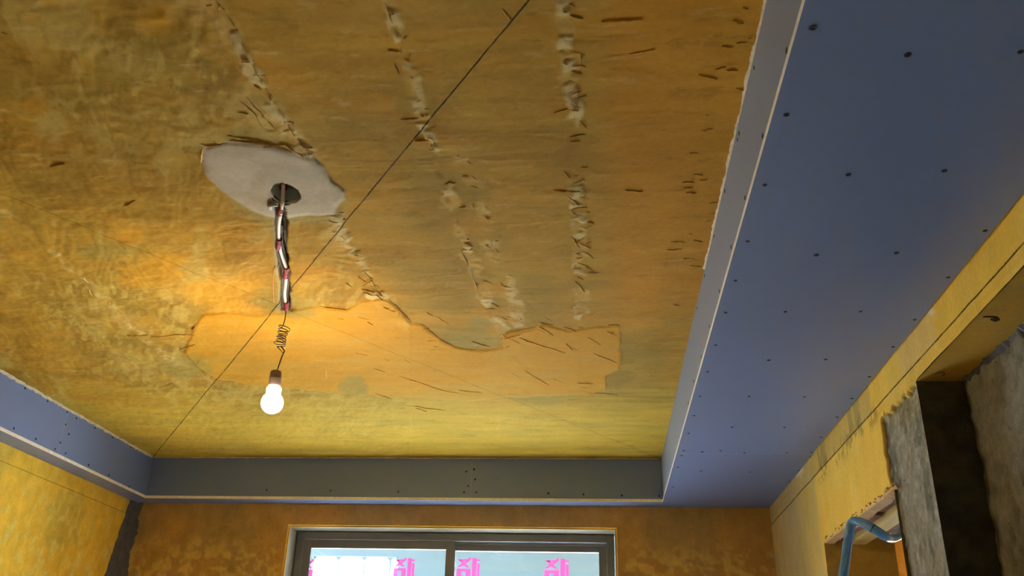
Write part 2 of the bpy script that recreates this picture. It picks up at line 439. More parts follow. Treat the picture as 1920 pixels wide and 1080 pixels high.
c_o = mixc(np.tile(arr(220, 167, 60), (wx.size, 1)), arr(222, 172, 72), ss(0.45, 0.65, med))
c_o = mixc(c_o, arr(206, 172, 104), ss(0.60, 0.72, hs)*0.5)
c_o = mixc(c_o, arr(206, 178, 100), ss(715, 750, PY+30*(med-0.5))*0.6)
for (ex, ey, rx, ry) in STAINS[1:5]:
    e = np.hypot((PX-ex)/rx, (PY-ey)/ry)+(med-0.5)*1.2
    c_o = mixc(c_o, arr(176, 160, 104), ss(1.15, 0.75, e)*0.7)
c = np.where(m_o[:, None], c_o, c)
sw = sd(WHITE, PX+w1*0.2, PY+w2*0.2)
m_w = sw < 0
grey_rim = ss(24, 4, sw)*ss(360, 410, PY)
c = mixc(c, arr(176, 166, 132), grey_rim*(~m_w)*0.75)
c_w = mixc(np.tile(arr(212, 196, 168), (wx.size, 1)), arr(196, 178, 148), ss(0.45, 0.7, med)*0.6)
c = np.where(m_w[:, None], c_w, c)
c = mixc(c, arr(190, 172, 128), ss(7, 0, np.abs(sw))*(0.25+0.6*ss(330, 390, PY)))
sh = sd(HOLE, PX+w1*0.08, PY+w2*0.08)
sc_ = sd(CHASE, PX+w1*0.22, PY+w2*0.12)
h = 0.0040*(fbm(wx*1.8, wy*1.8, 81, 3)-0.5)+0.0034*(med-0.5)+0.0018*(hs-0.5)+0.0008*(fine-0.5)
h += left*(0.0050*(dg-0.5)+0.0020*(fine-0.5))
h += seam_h+seam*0.0060*(fbm(wx*60, wy*60, 91, 3)-0.45)+(0.0006+0.0004*left)*saw*ss(0.0, 0.12, saw)+seam*0.0022*ss(0.49, 0.53, plate)
h = np.where(m_o, h*0.45+0.0030*ss(0, -3, so)+0.0005, h)
h = np.where(m_w, h*0.25+0.0026*ss(0, -8, sw)+0.0004+0.003*ss(40, 8, sh), h)
m_c = (sc_ < 0) & (sh > 3)
h = np.where(m_c, -0.022*ss(0, -2.5, sc_)+0.006*(fine-0.5), h)
h += np.where(~m_c, 0.004*ss(7, 1, sc_)*(fine-0.3), 0)
c = np.where(m_c[:, None], mixc(np.tile(arr(96, 88, 74), (wx.size, 1)), arr(150, 142, 128), ss(0.45, 0.65, fine)), c)
c = mixc(c, arr(196, 188, 176), ss(10, 2, sc_)*(~m_c)*ss(4, -6, PX-526)*0.8)
# fillet of dirt-free putty where the ceiling meets the boxing
CEIL_H = h.reshape(gx.shape)
c = np.where((m_w | m_c)[:, None], c*np.array([0.76, 0.74, 0.74]), c*mixc(np.tile([0.68, 0.595, 0.29], (wx.size, 1)), [0.78, 0.74, 0.60], np.maximum(seam*0.8, 0))*((1+0.10*ss(700, 800, PY))*(1+0.26*ss(460, 330, PX)*ss(330, 480, PY))*(1+0.14*ss(330, 60, PY))*(1+0.16*ss(1080, 1200, PX)*ss(650, 560, PY)))[:, None])  # regional gains in the colour stand in for light missing on the ceiling
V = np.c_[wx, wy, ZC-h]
Fq = gridfaces(len(cx), len(cy), flip=True)
fc_h = sh[Fq].mean(1); keep = fc_h > -0.5
f_w = m_w[Fq].sum(1) >= 3; f_o = (m_o[Fq].sum(1) >= 3) & ~f_w; f_c = m_c[Fq].sum(1) >= 3
f_w &= ~f_c; f_o &= ~f_c
base = keep & ~f_w & ~f_o
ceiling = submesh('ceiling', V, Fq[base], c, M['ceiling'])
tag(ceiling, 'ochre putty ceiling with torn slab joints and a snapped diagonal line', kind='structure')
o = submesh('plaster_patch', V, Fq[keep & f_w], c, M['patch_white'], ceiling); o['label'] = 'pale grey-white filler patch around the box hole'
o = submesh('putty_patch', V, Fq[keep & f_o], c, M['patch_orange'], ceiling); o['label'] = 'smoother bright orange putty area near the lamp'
def ceil_h(x, y):
    i = int(np.clip(np.searchsorted(cx, x), 0, len(cx)-1)); j = int(np.clip(np.searchsorted(cy, y), 0, len(cy)-1)); return CEIL_H[i, j]

# concrete slab above (closes the room)
mb = MB(); mb.box(-3.2, 2.6, -1.2, 5.6, ZC+0.075, ZC+0.2)
mb.box(XLW-0.2, XW+0.2, YN-0.1, 0.865, ZC, ZC+0.075)
mb.box(XLW-0.2, XL-0.010, 0.865, YW, ZC, ZC+0.075); mb.box(XR+0.010, 2.4, 0.865, YW, ZC, ZC+0.075)
mb.box(XL-0.010, XR+0.010, YF+0.010, YW+0.24, ZC, ZC+0.075)
mb.build('slab', M['floor'], ceiling)

# torn lips of putty: small wedges that stand off the ceiling
STROKES = [[(3,58),(15,62)],[(449,185),(478,212),(498,253)],[(465,183),(492,214),(520,249)],[(447,210),(467,212)],[(424,253),(467,260),(510,268)],
 [(430,262),(480,268),(520,272)],[(377,268),(389,274),(420,268)],[(379,278),(376,306)],[(229,389),(253,375)],[(95,313),(121,305)],[(495,275),(534,272),(570,292)],
 [(400,262),(412,272)],[(424,24),(440,52)],[(452,78),(469,107)],[(452,107),(469,108)],[(474,118),(493,154)],[(497,160),(519,201)],[(522,206),(552,258)],[(554,262),(584,288)],
 [(721,0),(738,47)],[(727,93),(754,97)],[(738,118),(748,138)],[(752,224),(785,222)],[(777,264),(804,262)],[(1038,210),(1062,203),(1084,206)],[(1088,95),(1088,124)],
 [(1082,156),(1084,194)],[(1057,321),(1069,334)],[(1038,356),(1088,358)],[(1065,367),(1090,389)],[(1066,392),(1080,402)],[(1172,356),(1205,358)],[(1127,39),(1205,35)],
 [(942,16),(960,35)],[(731,562),(771,604)],[(793,611),(829,638),(851,650)],[(936,629),(962,622),(1002,613)],[(940,634),(975,626)],[(1011,604),(1036,609)],[(1062,642),(1073,655)],
 [(1113,660),(1158,679)],[(1162,609),(1164,673)],[(749,704),(833,731),(882,740)],[(704,736),(736,749)],[(700,689),(722,696)],[(984,693),(1029,720)],[(1082,716),(1113,718)],
 [(1136,702),(1136,727)],[(611,693),(613,709)],[(593,573),(649,580),(664,573)],[(682,548),(713,553)],[(686,544),(708,547)],[(1249,468),(1278,467)],[(1071,442),(1087,464)],
 [(1078,527),(1096,549)],[(864,469),(878,500)],[(880,505),(896,544)],[(871,456),(887,463)],[(238,630),(277,628)],[(282,632),(322,628),(366,626)],[(302,726),(324,719)],
 [(370,679),(377,672)],[(360,617),(366,611)],[(336,655),(366,643)],[(221,581),(234,587)],[(209,449),(238,468)],[(973,631),(998,641)],[(1012,610),(1038,626)],
 [(1103,630),(1126,644)],[(1145,622),(1152,621)],[(1056,612),(1080,620)],[(1140,608),(1162,609)],[(975,632),(1060,660)],[(955,646),(948,650)],[(1330,380),(1345,379)],
 [(1300,450),(1318,452)],[(1100,735),(1160,740)],[(860,730),(905,734)],[(640,780),(664,781)],[(780,765),(800,772)],[(760,760),(836,770)],[(690,600),(700,607)],[(650,530),(660,538)],
 [(885,640),(920,650)],[(1070,392),(1100,388)],[(800,585),(812,592)],[(668,660),(690,665)],[(1180,100),(1230,92)],[(1310,140),(1345,148)],[(1362,130),(1384,132)]]
mb = MB()
def lip(pl, wid, hgt):
    pts = []
    for a, b in zip(pl[:-1], pl[1:]):
        n = max(2, int(math.hypot(b[0]-a[0], b[1]-a[1])/5))
        pts += [(a[0]+(b[0]-a[0])*k/n, a[1]+(b[1]-a[1])*k/n) for k in range(n)]
    pts.append(pl[-1])
    P = [onz(x+RNG.uniform(-1, 1), y+RNG.uniform(-0.8, 0.8), ZC) for x, y in pts]
    v = []; n = len(P)
    for k in range(n):
        t = P[min(k+1, n-1)]-P[max(k-1, 0)]; t = t/np.linalg.norm(t); s = np.array([-t[1], t[0], 0])
        if s[1] > 0: s = -s                      # s points towards the viewer's side
        e = math.sin(math.pi*(k+0.4)/(n-0.2))**0.6*RNG.uniform(0.6, 1.15)
        hb = ceil_h(P[k][0], P[k][1]); w = wid*(0.35+0.65*e)
        a = P[k]-s*w; b = P[k]+s*w*0.12; q = P[k]+s*w*0.05
        v += [(a[0], a[1], ZC-hb+0.0015), (q[0], q[1], ZC-hb-hgt*e-0.0004), (b[0], b[1], ZC-hb+0.0025)]
    f = []
    for k in range(n-1):
        f += [(3*k, 3*k+1, 3*k+4, 3*k+3), (3*k+1, 3*k+2, 3*k+5, 3*k+4)]
    mb.add(v, f)
for s in STROKES:
    lip(s, RNG.uniform(0.0026, 0.0046), RNG.uniform(0.0016, 0.0030))
def along(pl, n, sx, ln, ang, hg):
    for k in range(n):
        t = RNG.uniform(0, len(pl)-1.001); i = int(t); u = t-i
        x = pl[i][0]+(pl[i+1][0]-pl[i][0])*u+RNG.uniform(*sx); y = pl[i][1]+(pl[i+1][1]-pl[i][1])*u
        if y < 2 or inside(WHITE, np.array([x+4.0]), np.array([y+2.0]))[0]: continue
        a = math.radians(RNG.gauss(*ang)); L = RNG.uniform(*ln)
        lip([(x, y), (x+L*0.5*math.cos(a), y+L*0.5*math.sin(a)+RNG.uniform(-1.5, 1.5)), (x+L*math.cos(a), y+L*math.sin(a))], RNG.uniform(0.0016, 0.003), RNG.uniform(*hg)*0.7)
along(S1, 44, (-26, 2), (6, 24), (10, 25), (0.0015, 0.003))
along(S1, 24, (-3, 3), (6, 14), (62, 12), (0.002, 0.0036))
along(S2, 34, (-4, 16), (5, 18), (15, 30), (0.0012, 0.0028))
along(S2B, 20, (-12, 12), (6, 16), (45, 30), (0.001, 0.0024))
along(S3, 46, (0, 24), (6, 26), (8, 28), (0.0015, 0.003))
along(S4, 16, (-8, 8), (5, 16), (38, 14), (0.001, 0.0024))
for k in range(34):
    x, y = RNG.uniform(600, 1150), RNG.uniform(590, 740)
    a = math.radians(RNG.choice([3, 5, 24, 30]) + RNG.gauss(0, 5)); L = RNG.uniform(6, 26)
    lip([(x, y), (x+L*math.cos(a), y+L*math.sin(a))], 0.002, RNG.uniform(0.0005, 0.0011))
for k in range(30):
    y = RNG.uniform(5, 600); x = 1425-0.224*y-RNG.uniform(4, 70); L = RNG.uniform(5, 22)
    lip([(x, y), (x+L, y+RNG.uniform(-2, 3))], 0.003, RNG.uniform(0.001, 0.0022))
n_v = len(mb.v)
tear_col = simple('torn_putty', (196, 152, 78), 0.9, nscale=40, amp=0.2)
o = mb.build('putty_tears', tear_col, ceiling); tag(o, 'fine torn lips of putty', kind='stuff')

# ------------------------------------------------------------------ walls
def wallmesh(name, us, vs, to3, holes, colf, mats, flip, parts=()):
    """us, vs grid lines; to3(u, v, h); colf -> (colour, height, part id)"""
    gu, gv = np.meshgrid(us, vs, indexing='ij'); u, v = gu.ravel(), gv.ravel()
    px_, py_ = topx(to3(u, v, 0*u))
    col, hh, pid = colf(u, v, px_, py_)
    Vv = to3(u, v, hh); Fw = gridfaces(len(us), len(vs), flip)
    cu, cv = u[Fw].mean(1), v[Fw].mean(1)
    kp = np.ones(len(Fw), bool)
    for (a, b, e, d) in holes: kp &= ~((cu > a) & (cu < b) & (cv > e) & (cv < d))
    fp = (pid[Fw].sum(1) >= 3)
    root = submesh(name, Vv, Fw[kp & ~fp], col, mats[0]); root['kind'] = 'structure'
    if fp.any(): return root, submesh(parts[0], Vv, Fw[kp & fp], col, mats[1], root)
    return root, None

PIER_EDGE = [(735,-1000),(724,690),(680,738),(662,742),(655,760),(653,790),(657,820),(661,850),(668,880),(672,905),(676,925),(682,960),(690,1000),(700,1060),(706,1090),(720,1300)]
PIER_EDGE = [(x+1000 if x < 1000 else x, y) for x, y in PIER_EDGE]
def right_col(u, v, px_, py_):
    zr = v-CAM_Z
    n = fbm(u*5, v*5, 101, 4); n2 = fbm(u*22, v*9, 111, 4); n3 = fbm(u*60, v*60, 121, 3)
    col = np.tile(arr(236, 188, 74), (u.size, 1))
    col = mixc(col, arr(236, 196, 92), ss(0.5, 0.7, n)*0.6)
    band = ss(0.735, 0.742, zr)
    old = ss(2.36, 2.40, u+0.02*(n2-0.5))*band                         # duller strip above the line
    col = mixc(col, arr(190, 158, 86), old*0.75)
    col = mixc(col, arr(150, 132, 76), old*ss(0.52, 0.68, n2)*0.6)
    pale = ss(1.86, 1.88, u)*ss(2.13, 2.11, u)*band
    col = mixc(col, arr(222, 186, 112), pale*0.7)
    corner = ss(3.05, 3.16, u+0.10*(n2-0.5))
    col = mixc(col, arr(196, 168, 104), corner*0.8)
    col = mixc(col, arr(178, 160, 116), ss(3.25, 3.5, u+0.35*(n2-0.5))*0.75)
    col = mixc(col, arr(206, 168, 70), ss(0.58, 0.7, n2)*corner*0.6)
    for (ex, ey, rx, ry) in [(1545,755,9,22),(1498,882,10,16),(1640,690,6,14),(1745,585,10,6)]:
        e = np.hypot((px_-ex)/rx, (py_-ey)/ry)+(n3-0.5)
        col = mixc(col, arr(226, 214, 190), ss(1.1, 0.5, e)*0.6)
    scuff = ss(0.055, 0.0, np.abs(zr-0.732))*ss(2.30, 2.36, u)*ss(3.1, 3.0, u)*ss(0.50, 0.62, n3*0.5+n2*0.5)
    col = mixc(col, arr(120, 98, 44), scuff*0.55)
    hh = 0.004*(n-0.5)+0.0016*(n2-0.5)*(1+corner)+0.0006*(n3-0.5)
    wob = (n3-0.5)*7+(n2-0.5)*9
    edge = side_of([(b, a) for a, b in []] or PIER_EDGE, px_+wob, py_)
    pier = ((edge > 0) | (zr < 0.53)) & (zr < 0.700+0.03*(n3-0.5)) & (u > O1Y1-0.03) & (u < np.where(zr < 0.525, O2Y0+0.002, O2Y0+0.08))
    cc = mixc(np.tile(arr(150, 142, 122), (u.size, 1)), arr(116, 110, 92), ss(0.42, 0.62, n2))
    cc = mixc(cc, arr(150, 132, 80), ss(0.45, 0.62, n)*ss(0.38, 0.62, zr)*0.6)
    cc = mixc(cc, arr(186, 176, 158), ss(0.58, 0.72, n3)*0.5)
    col = np.where(pier[:, None], cc, col)
    hh = np.where(pier, -0.008+0.006*(n3-0.5)+0.008*(n2-0.5), hh+0.002*ss(-16, -2, edge)*(zr < 0.72))
    hh = hh*ss(0, 0.02, np.abs(u-O1Y1))*1.0+0*hh
    return col, hh, pier
to_r = lambda y, z, h_: np.c_[XW-h_, y, z]
us = graded(YN, YW, 0.06, extra=(O1Y0, O1Y1, O2Y0, O2Y1), zones=[(1.38, 3.98, 0.005)])
vs = graded(0.0, ZC, 0.09, extra=(L1, L2), zones=[(CAM_Z+0.18, CAM_Z+0.83, 0.005)])
wall_r, pier = wallmesh('wall_right', us, vs, to_r, [(O1Y0, O1Y1, -1, L1), (O2Y0, O2Y1, -1, L2)], right_col, (M['wall_r'], M['concrete']), True, ['concrete_pier'])
wall_r['label'] = 'yellow plastered wall on the right with a bare pier and two openings'
pier['label'] = 'bare grey concrete pier between recess and door opening'

def rough_quad(name, a, b, d, nu, nv, c0, c1, mat, parent, amp=0.006, seed=0, fs=30):
    """uneven surface spanned by corner a, edges a->b and a->d"""
    a, b, d = map(np.array, (a, b, d)); U, W = b-a, d-a; nrm = np.cross(U, W); nrm = nrm/np.linalg.norm(nrm)
    s, t = np.meshgrid(np.linspace(0, 1, nu), np.linspace(0, 1, nv), indexing='ij'); s, t = s.ravel(), t.ravel()
    lu, lw = np.linalg.norm(U), np.linalg.norm(W)
    n = fbm(s*lu*fs+seed, t*lw*fs, seed, 4); n2 = fbm(s*lu*6+seed, t*lw*6, seed+7, 4)
    fade = np.minimum(1, np.minimum(np.minimum(s, 1-s)*lu, np.minimum(t, 1-t)*lw)/0.012)
    P = a+s[:, None]*U+t[:, None]*W+nrm*(amp*(n+n2-1)*fade)[:, None]
    col = mixc(np.tile(arr(*c0), (s.size, 1)), arr(*c1), ss(0.4, 0.65, n*0.5+n2*0.5))
    return submesh(name, P, gridfaces(nu, nv), col, mat, parent)
zb = 0.0
# recess: plastered head, concrete side and back
rough_quad('recess_head', (XW, O1Y0, L1), (XW, O1Y1, L1), (D1+0.02, O1Y0, L1), 120, 16, (206,156,62), (190,150,70), M['wall_r'], wall_r, 0.003, 3, 14)
rough_quad('recess_side', (XW, O1Y1, zb), (D1+0.05, O1Y1, zb), (XW, O1Y1, L1), 12, 200, (82,78,70), (64,62,58), M['concrete'], wall_r, 0.006, 5)  # far side toned darker, its shade put into the colour
rough_quad('recess_back', (D1, O1Y0, zb), (D1, O1Y1+0.01, zb), (D1, O1Y0, L1+0.008), 200, 260, (146,139,120), (118,112,96), M['concrete'], wall_r, 0.012, 9)
rough_quad('recess_side', (XW, O1Y0, zb), (D1+0.05, O1Y0, zb), (XW, O1Y0, L1), 8, 60, (128,122,108), (104,100,88), M['concrete'], wall_r, 0.004, 6)
# ragged dark seam where the recess head meets the back
mb = MB(); ys = np.linspace(1.2, O1Y1, 70); v = []; f = []
for k, y in enumerate(ys):
    w = 0.006+0.014*RNG.random()*(0.4+0.6*math.sin(k*0.35)**2); z2 = 0.004+0.010*RNG.random()
    v += [(D1-w, y, L1+0.002), (D1-w*0.5, y, L1-z2*0.5), (D1+0.004, y, L1-z2-0.006)]
for k in range(len(ys)-1): f += [(3*k, 3*k+1, 3*k+4, 3*k+3), (3*k+1, 3*k+2, 3*k+5, 3*k+4)]
mb.add(v, f).build('mortar_seam', M['mortar'], wall_r)
# door opening: jambs and head
rough_quad('opening_side', (XW, O2Y1, zb), (D2, O2Y1, zb), (XW, O2Y1, L2+0.03), 14, 160, (206,168,80), (184,150,78), M['wall_r'], wall_r, 0.004, 15)
rough_quad('opening_side', (XW, O2Y0, zb), (D2, O2Y0, zb), (XW, O2Y0, L2), 14, 160, (128,122,108), (104,100,88), M['concrete'], wall_r, 0.006, 16)
v = []; f = []; ys = np.linspace(O2Y0-0.02, O2Y1+0.004, 90); mb = MB()
for k, y in enumerate(ys):
    a, b = 0.0012*math.sin(k*1.9)+RNG.uniform(-0.001, 0.001), 0.002*math.sin(k*0.37)+RNG.uniform(-0.0008, 0.0008)
    v += [(XW-0.001+0.5*a, y, L2+0.005), (XW+0.002+a, y, L2-0.002+b*0.4), (XW+0.031+b, y, L2-0.004+a), (XW+0.032+b, y, L2+0.02)]
for k in range(len(ys)-1):
    for q in range(3): f.append((4*k+q, 4*k+q+1, 4*k+5+q, 4*k+4+q))
mb.add(v, f).build('plaster_lip', M['peach'], wall_r)
MB().box(XW+0.033, D2+0.02, O2Y0-0.02, O2Y1+0.02, L2+0.045, L2+0.06).build('opening_head', M['mortar'], wall_r)
tb = MB().box(XW+0.078, XW+0.133, O2Y0-0.01, O2Y1+0.01, L2-0.004, L2+0.046).build('timber_lintel', M['timber'], wall_r, bevel=0.003)
for (x0, x1, off) in ((XW+0.035, XW+0.076, 0.0), (XW+0.136, D2, 0.06)):
    y = O2Y0-0.01-off
    while y < O2Y1:
        y1 = min(y+0.112, O2Y1+0.01); y0 = max(y, O2Y0-0.01)
        if y1-y0 > 0.02:
            dz = RNG.uniform(0.003, 0.014)
            MB().box(x0+RNG.uniform(0, 0.003), x1-RNG.uniform(0, 0.003), y0+0.005, y1-0.005, L2+dz, L2+0.046).build('brick', M['brick'], wall_r, bevel=0.004)
        y += 0.122
# mortar crumbs along the lower edge of the plaster
mb = MB()
for k in range(60):
    y = RNG.uniform(O2Y0, O2Y1); s = RNG.uniform(0.0015, 0.0042)
    p = Vector((XW-0.001, y, L2+RNG.uniform(-0.001, 0.014)))
    mb.add([p+Vector((RNG.uniform(-.4, .1)*s, -s, -s*.4)), p+Vector((-s*.6, s*1.4, -s*.2)), p+Vector((0, s*.3, s)), p+Vector((s, 0, 0))], [(0,1,2),(0,1,3),(1,2,3),(0,2,3)])
o = mb.build('mortar_crumbs', M['crumb'], wall_r); o['kind'] = 'stuff'
# masonry body of the right wall and the room beyond the door opening
mb = MB()
mb.box(D1+0.03, D2, YN, O2Y0, 0, ZC+0.07); mb.box(XW+0.04, D2, O2Y1+0.012, YW, 0, ZC+0.07); mb.box(XW+0.02, D2, O2Y0-0.03, O2Y1+0.02, L2+0.06, ZC+0.07)
mb.box(XW+0.02, D1+0.04, YN, O1Y1, L1+0.03, ZC+0.07)
mb.build('masonry', M['mortar'], wall_r)
mb = MB(); mb.box(2.3, 2.4, 0.9, 5.2, 0, ZC+0.07); mb.box(D2, 1.5, 5.1, 5.2, 0, ZC+0.07); mb.box(2.2, 2.4, 5.1, 5.2, 0, ZC+0.07); mb.box(1.5, 2.2, 5.1, 5.2, 0, 1.45); mb.box(1.5, 2.2, 5.1, 5.2, 2.15, ZC+0.07); mb.box(D2, 2.4, 0.9, 1.0, 0, ZC+0.07); mb.box(D2, 2.4, 1.0, 5.2, ZC, ZC+0.07)  # unseen window gap added in the end wall to let daylight in
mb.box(D2, D2+0.02, YW, 5.2, 0, ZC)
side = mb.build('wall_side_room', simple('side_room_putty', (206, 164, 90), 0.9, nscale=9, amp=0.15, bmp=0.001)); tag(side, 'orange plastered wall of the room beyond the door opening', kind='structure')

def left_col(u, v, px_, py_):
    n = fbm(u*3.5, v*3.5, 201, 4); n2 = fbm(u*36, v*28, 211, 4); n3 = fbm(u*85, v*50, 221, 3)
    col = np.tile(arr(236, 188, 66), (u.size, 1))
    col = mixc(col, arr(214, 178, 72), ss(0.45, 0.6, n))
    lowm = ss(0.76, 0.60, v-CAM_Z)
    col = mixc(col, arr(232, 200, 92), ss(0.52, 0.68, n2)*(0.3+0.5*lowm))
    col = mixc(col, arr(236, 208, 118), ss(0.60, 0.72, n3*0.5+n2*0.5)*lowm*0.8)
    col = mixc(col, arr(206, 140, 50), ss(0.55, 0.72, n)*ss(3.2, 2.7, u)*0.5)
    return col, 0.003*(n-0.5)+0.0025*(n2-0.5)*(0.4+lowm)+0.0012*(n3-0.5)*lowm, np.zeros(u.size, bool)
wall_l, _ = wallmesh('wall_left', graded(YN, YW, 0.08, zones=[(2.6, 3.98, 0.007)]), graded(0, ZC, 0.1, zones=[(CAM_Z+0.3, CAM_Z+0.83, 0.007)]),
                     lambda y, z, h_: np.c_[XLW+h_, y, z], [], left_col, (M['wall_l'],), False)
wall_l['label'] = 'blotchy yellow putty wall on the left'
def far_col(u, v, px_, py_):
    n = fbm(u*3, v*3, 301, 4); n2 = fbm(u*34, v*34, 311, 4)*0.7+0.3*n; n3 = fbm(u*70, v*70, 321, 3)
    col = np.tile(arr(196, 152, 84), (u.size, 1))
    col = mixc(col, arr(178, 146, 92), ss(0.42, 0.62, n))
    col = mixc(col, arr(226, 190, 104), ss(0.46, 0.60, n2)*ss(2.36, 2.20, v)*0.8)
    col = mixc(col, arr(212, 158, 92), ss(0.62, 0.72, n3*0.4+n2*0.6)*0.6)
    return col, 0.003*(n-0.5)+0.002*(n2-0.5)+0.001*(n3-0.5), np.zeros(u.size, bool)
wall_f, _ = wallmesh('wall_far', graded(XLW, XW, 0.008, extra=(WL, WR)), graded(0, ZC, 0.1, extra=(WT, WB), zones=[(CAM_Z+0.45, CAM_Z+0.83, 0.008)]),
                     lambda x, z, h_: np.c_[x, YW-h_, z], [(WL, WR, WB, WT)], far_col, (M['wall_f'],), True)
wall_f['label'] = 'brownish ochre putty wall around the window'
mb = MB(); YO = YW+0.24
mb.box(XLW-0.2, WL-0.02, YW+0.012, YO, 0, ZC+0.07); mb.box(WR+0.02, XW+0.02, YW+0.012, YO, 0, ZC+0.07)
mb.box(WL-0.02, WR+0.02, YW+0.012, YO, WT+0.02, ZC+0.07); mb.box(WL-0.02, WR+0.02, YW+0.012, YO, 0, WB-0.02)
mb.box(XLW-0.2, XLW-0.012, YN, YW+0.012, 0, ZC+0.07)
mb.build('masonry', M['balcony'], wall_f)
# window reveal and its putty edge
mb = MB(); c8 = 0.007
for (a, b, dirn) in (((WL, WT), (WR, WT), (0, 1)), ((WR, WT), (WR, WB), (1, 0)), ((WR, WB), (WL, WB), (0, -1)), ((WL, WB), (WL, WT), (-1, 0))):
    mb.quad((a[0], YW+c8, a[1]), (b[0], YW+c8, b[1]), (b[0], YO, b[1]), (a[0], YO, a[1]))
mb.build('window_reveal', M['reveal'], wall_f)
mb = MB(); e = 0.008
ring = [(WL, WT, -1, 1), (WR, WT, 1, 1), (WR, WB, 1, -1), (WL, WB, -1, -1)]
for k in range(4):
    a, b = ring[k], ring[(k+1) % 4]
    mb.quad((a[0]+a[2]*e, YW-0.004, a[1]+a[3]*e), (b[0]+b[2]*e, YW-0.004, b[1]+b[3]*e), (b[0], YW+c8, b[1]), (a[0], YW+c8, a[1]))
    mb.quad((a[0]+a[2]*e, YW-0.004, a[1]+a[3]*e), (b[0]+b[2]*e, YW-0.004, b[1]+b[3]*e), (b[0]+b[2]*e*1.3, YW+0.006, b[1]+b[3]*e*1.3), (a[0]+a[2]*e*1.3, YW+0.006, a[1]+a[3]*e*1.3))
mb.build('putty_edge', M['edge'], wall_f)
# dark mortar filling in the far left corner
v = []; f = []; mb = MB(); rows = 60
for k in range(rows):
    t = k/(rows-1); py = 938+t*230
    wl = np.interp(py, [938, 965, 1000, 1040, 1080, 1170], [0.055, 0.075, 0.095, 0.125, 0.150, 0.16])+RNG.uniform(-0.004, 0.004)
    wr = np.interp(py, [938, 965, 990, 1020, 1060, 1170], [0.030, 0.020, 0.030, 0.012, 0.022, 0.02])+RNG.uniform(-0.004, 0.004)
    z = onz(262-(py-940)*0.15, py, ZS)[2]*0+CAM_Z+0.815-t*0.62
    v += [(XLW-0.002, YW-wl-0.008, z), (XLW+0.007+RNG.uniform(-.001, .001), YW-wl, z), (XLW+0.012+RNG.uniform(-.002, .002), YW-wl*0.45, z), (XLW+0.014, YW-0.012, z),
          (XLW+wr, YW-0.007+RNG.uniform(-.001, .001), z), (XLW+wr+0.006, YW+0.003, z)]
for k in range(rows-1):
    for q in range(5): f.append((6*k+q, 6*k+q+1, 6*k+7+q, 6*k+6+q))
o = mb.add(v, f).build('mortar_strip', M['mortar'], wall_l, smooth=True); o['label'] = 'dark grey mortar filling down the corner'
# wall behind the viewer, floor
o = MB().box(XLW-0.2, 2.4, YN-0.1, YN, 0, ZC+0.07).build('wall_near', simple('near_wall_putty', (196, 158, 78), 0.9, nscale=5, amp=0.12)); tag(o, 'yellow plastered wall behind the viewer', kind='structure')
o = MB().box(XLW-0.2, 2.4, YN-0.1, 5.7, -0.12, 0).build('floor', M['floor']); tag(o, 'grey screed floor', kind='structure')

# ------------------------------------------------------------------ boxed-in edge of plasterboard
BT = 0.012
me_s = MB().lathe([(0.0047, 0.0004), (0.0043, -0.0008), (0.0022, -0.0009), (0.0015, -0.0003), (0.0, -0.0002)], (0, 0, 0), (0, 0, 1), 8)
proto = me_s.build('screw_head', M['screw']); SCREW = proto.data; bpy.data.objects.remove(proto)
def screw(p, nrm, parent):
    o = bpy.data.objects.new('screw', SCREW); o.location = p
    o.rotation_euler = Vector((0, 0, -1)).rotation_difference(Vector(nrm)).to_euler()
    s = RNG.uniform(0.85, 1.15); o.scale = (s, s, 1)
    return link(o, parent)
def board(name, x0, x1, y0, y1, z0, z1, thin, parent, paper='board'):
    """plasterboard: paper on the two broad faces, gypsum on the cut edges"""
    m6 = {'z': [0, 0, 1, 1, 1, 1], 'y': [1, 1, 0, 1, 0, 1], 'x': [1, 1, 1, 0, 1, 0]}[thin]
    return MB().box(x0, x1, y0, y1, z0, z1, m6).build(name, [M[paper], M['gypsum']], parent)
def dist_pick(boards, val):
    for o, a, b in boards:
        if a <= val <= b: return o
    return boards[-1][0]
G = 0.0004
t1 = empty('trim_1', (0, 0, 0)); tag(t1, 'wide blue-grey plasterboard boxing along the right wall', kind='structure')
t2 = empty('trim_2', (0, 0, 0)); tag(t2, 'narrow shaded plasterboard boxing above the window', kind='structure')
t3 = empty('trim_3', (0, 0, 0)); tag(t3, 'narrow blue-grey plasterboard boxing along the left wall', kind='structure')
# right: underside and face
sof = []
for a, b, gp in ((YN+0.001, 0.68, 0.004), (0.68, 3.08, 0.005), (3.08, YW-0.001, 0.0008)):
    sof.append((board('soffit_board', XR-0.0015, XW-gp, a+G, b-G, ZS, ZS+BT, 'z', t1), a, b))
fas = []
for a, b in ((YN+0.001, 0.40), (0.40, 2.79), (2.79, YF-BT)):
    fas.append((board('fascia_board', XR, XR+BT, a+G*0.4, b-G*0.4, ZS+BT+0.0005, ZC-0.002, 'x', t1, 'board_lighter'), a, b))
pts = [(0.285, y) for y in (0.944, 1.133, 1.331, 1.532, 1.704, 1.868, 2.065, 2.254, 2.457, 2.64, 2.83)]
for y in (1.01, 1.30, 1.59, 1.87, 2.17, 2.46, 2.76): pts += [(0.42+RNG.uniform(-.008, .008), y+RNG.uniform(-.006, .006)), (0.57+RNG.uniform(-.008, .008), y+RNG.uniform(-.006, .006))]
pts += [(0.706, 1.524+0.19*k+RNG.uniform(-.02, .02)) for k in range(8)]
pts += [tuple(onz(x, y, ZS)[:2]) for x, y in [(1282,845),(1317,847),(1351,845),(1396,849),(1475,849),(1278,854),(1519,857),(1271,876),(1314,883),(1406,885),(1498,882),(1480,903),(1522,848),(1262,913)]]
for x, y in pts: screw((x, y, ZS), (0, 0, -1), dist_pick(sof, y))
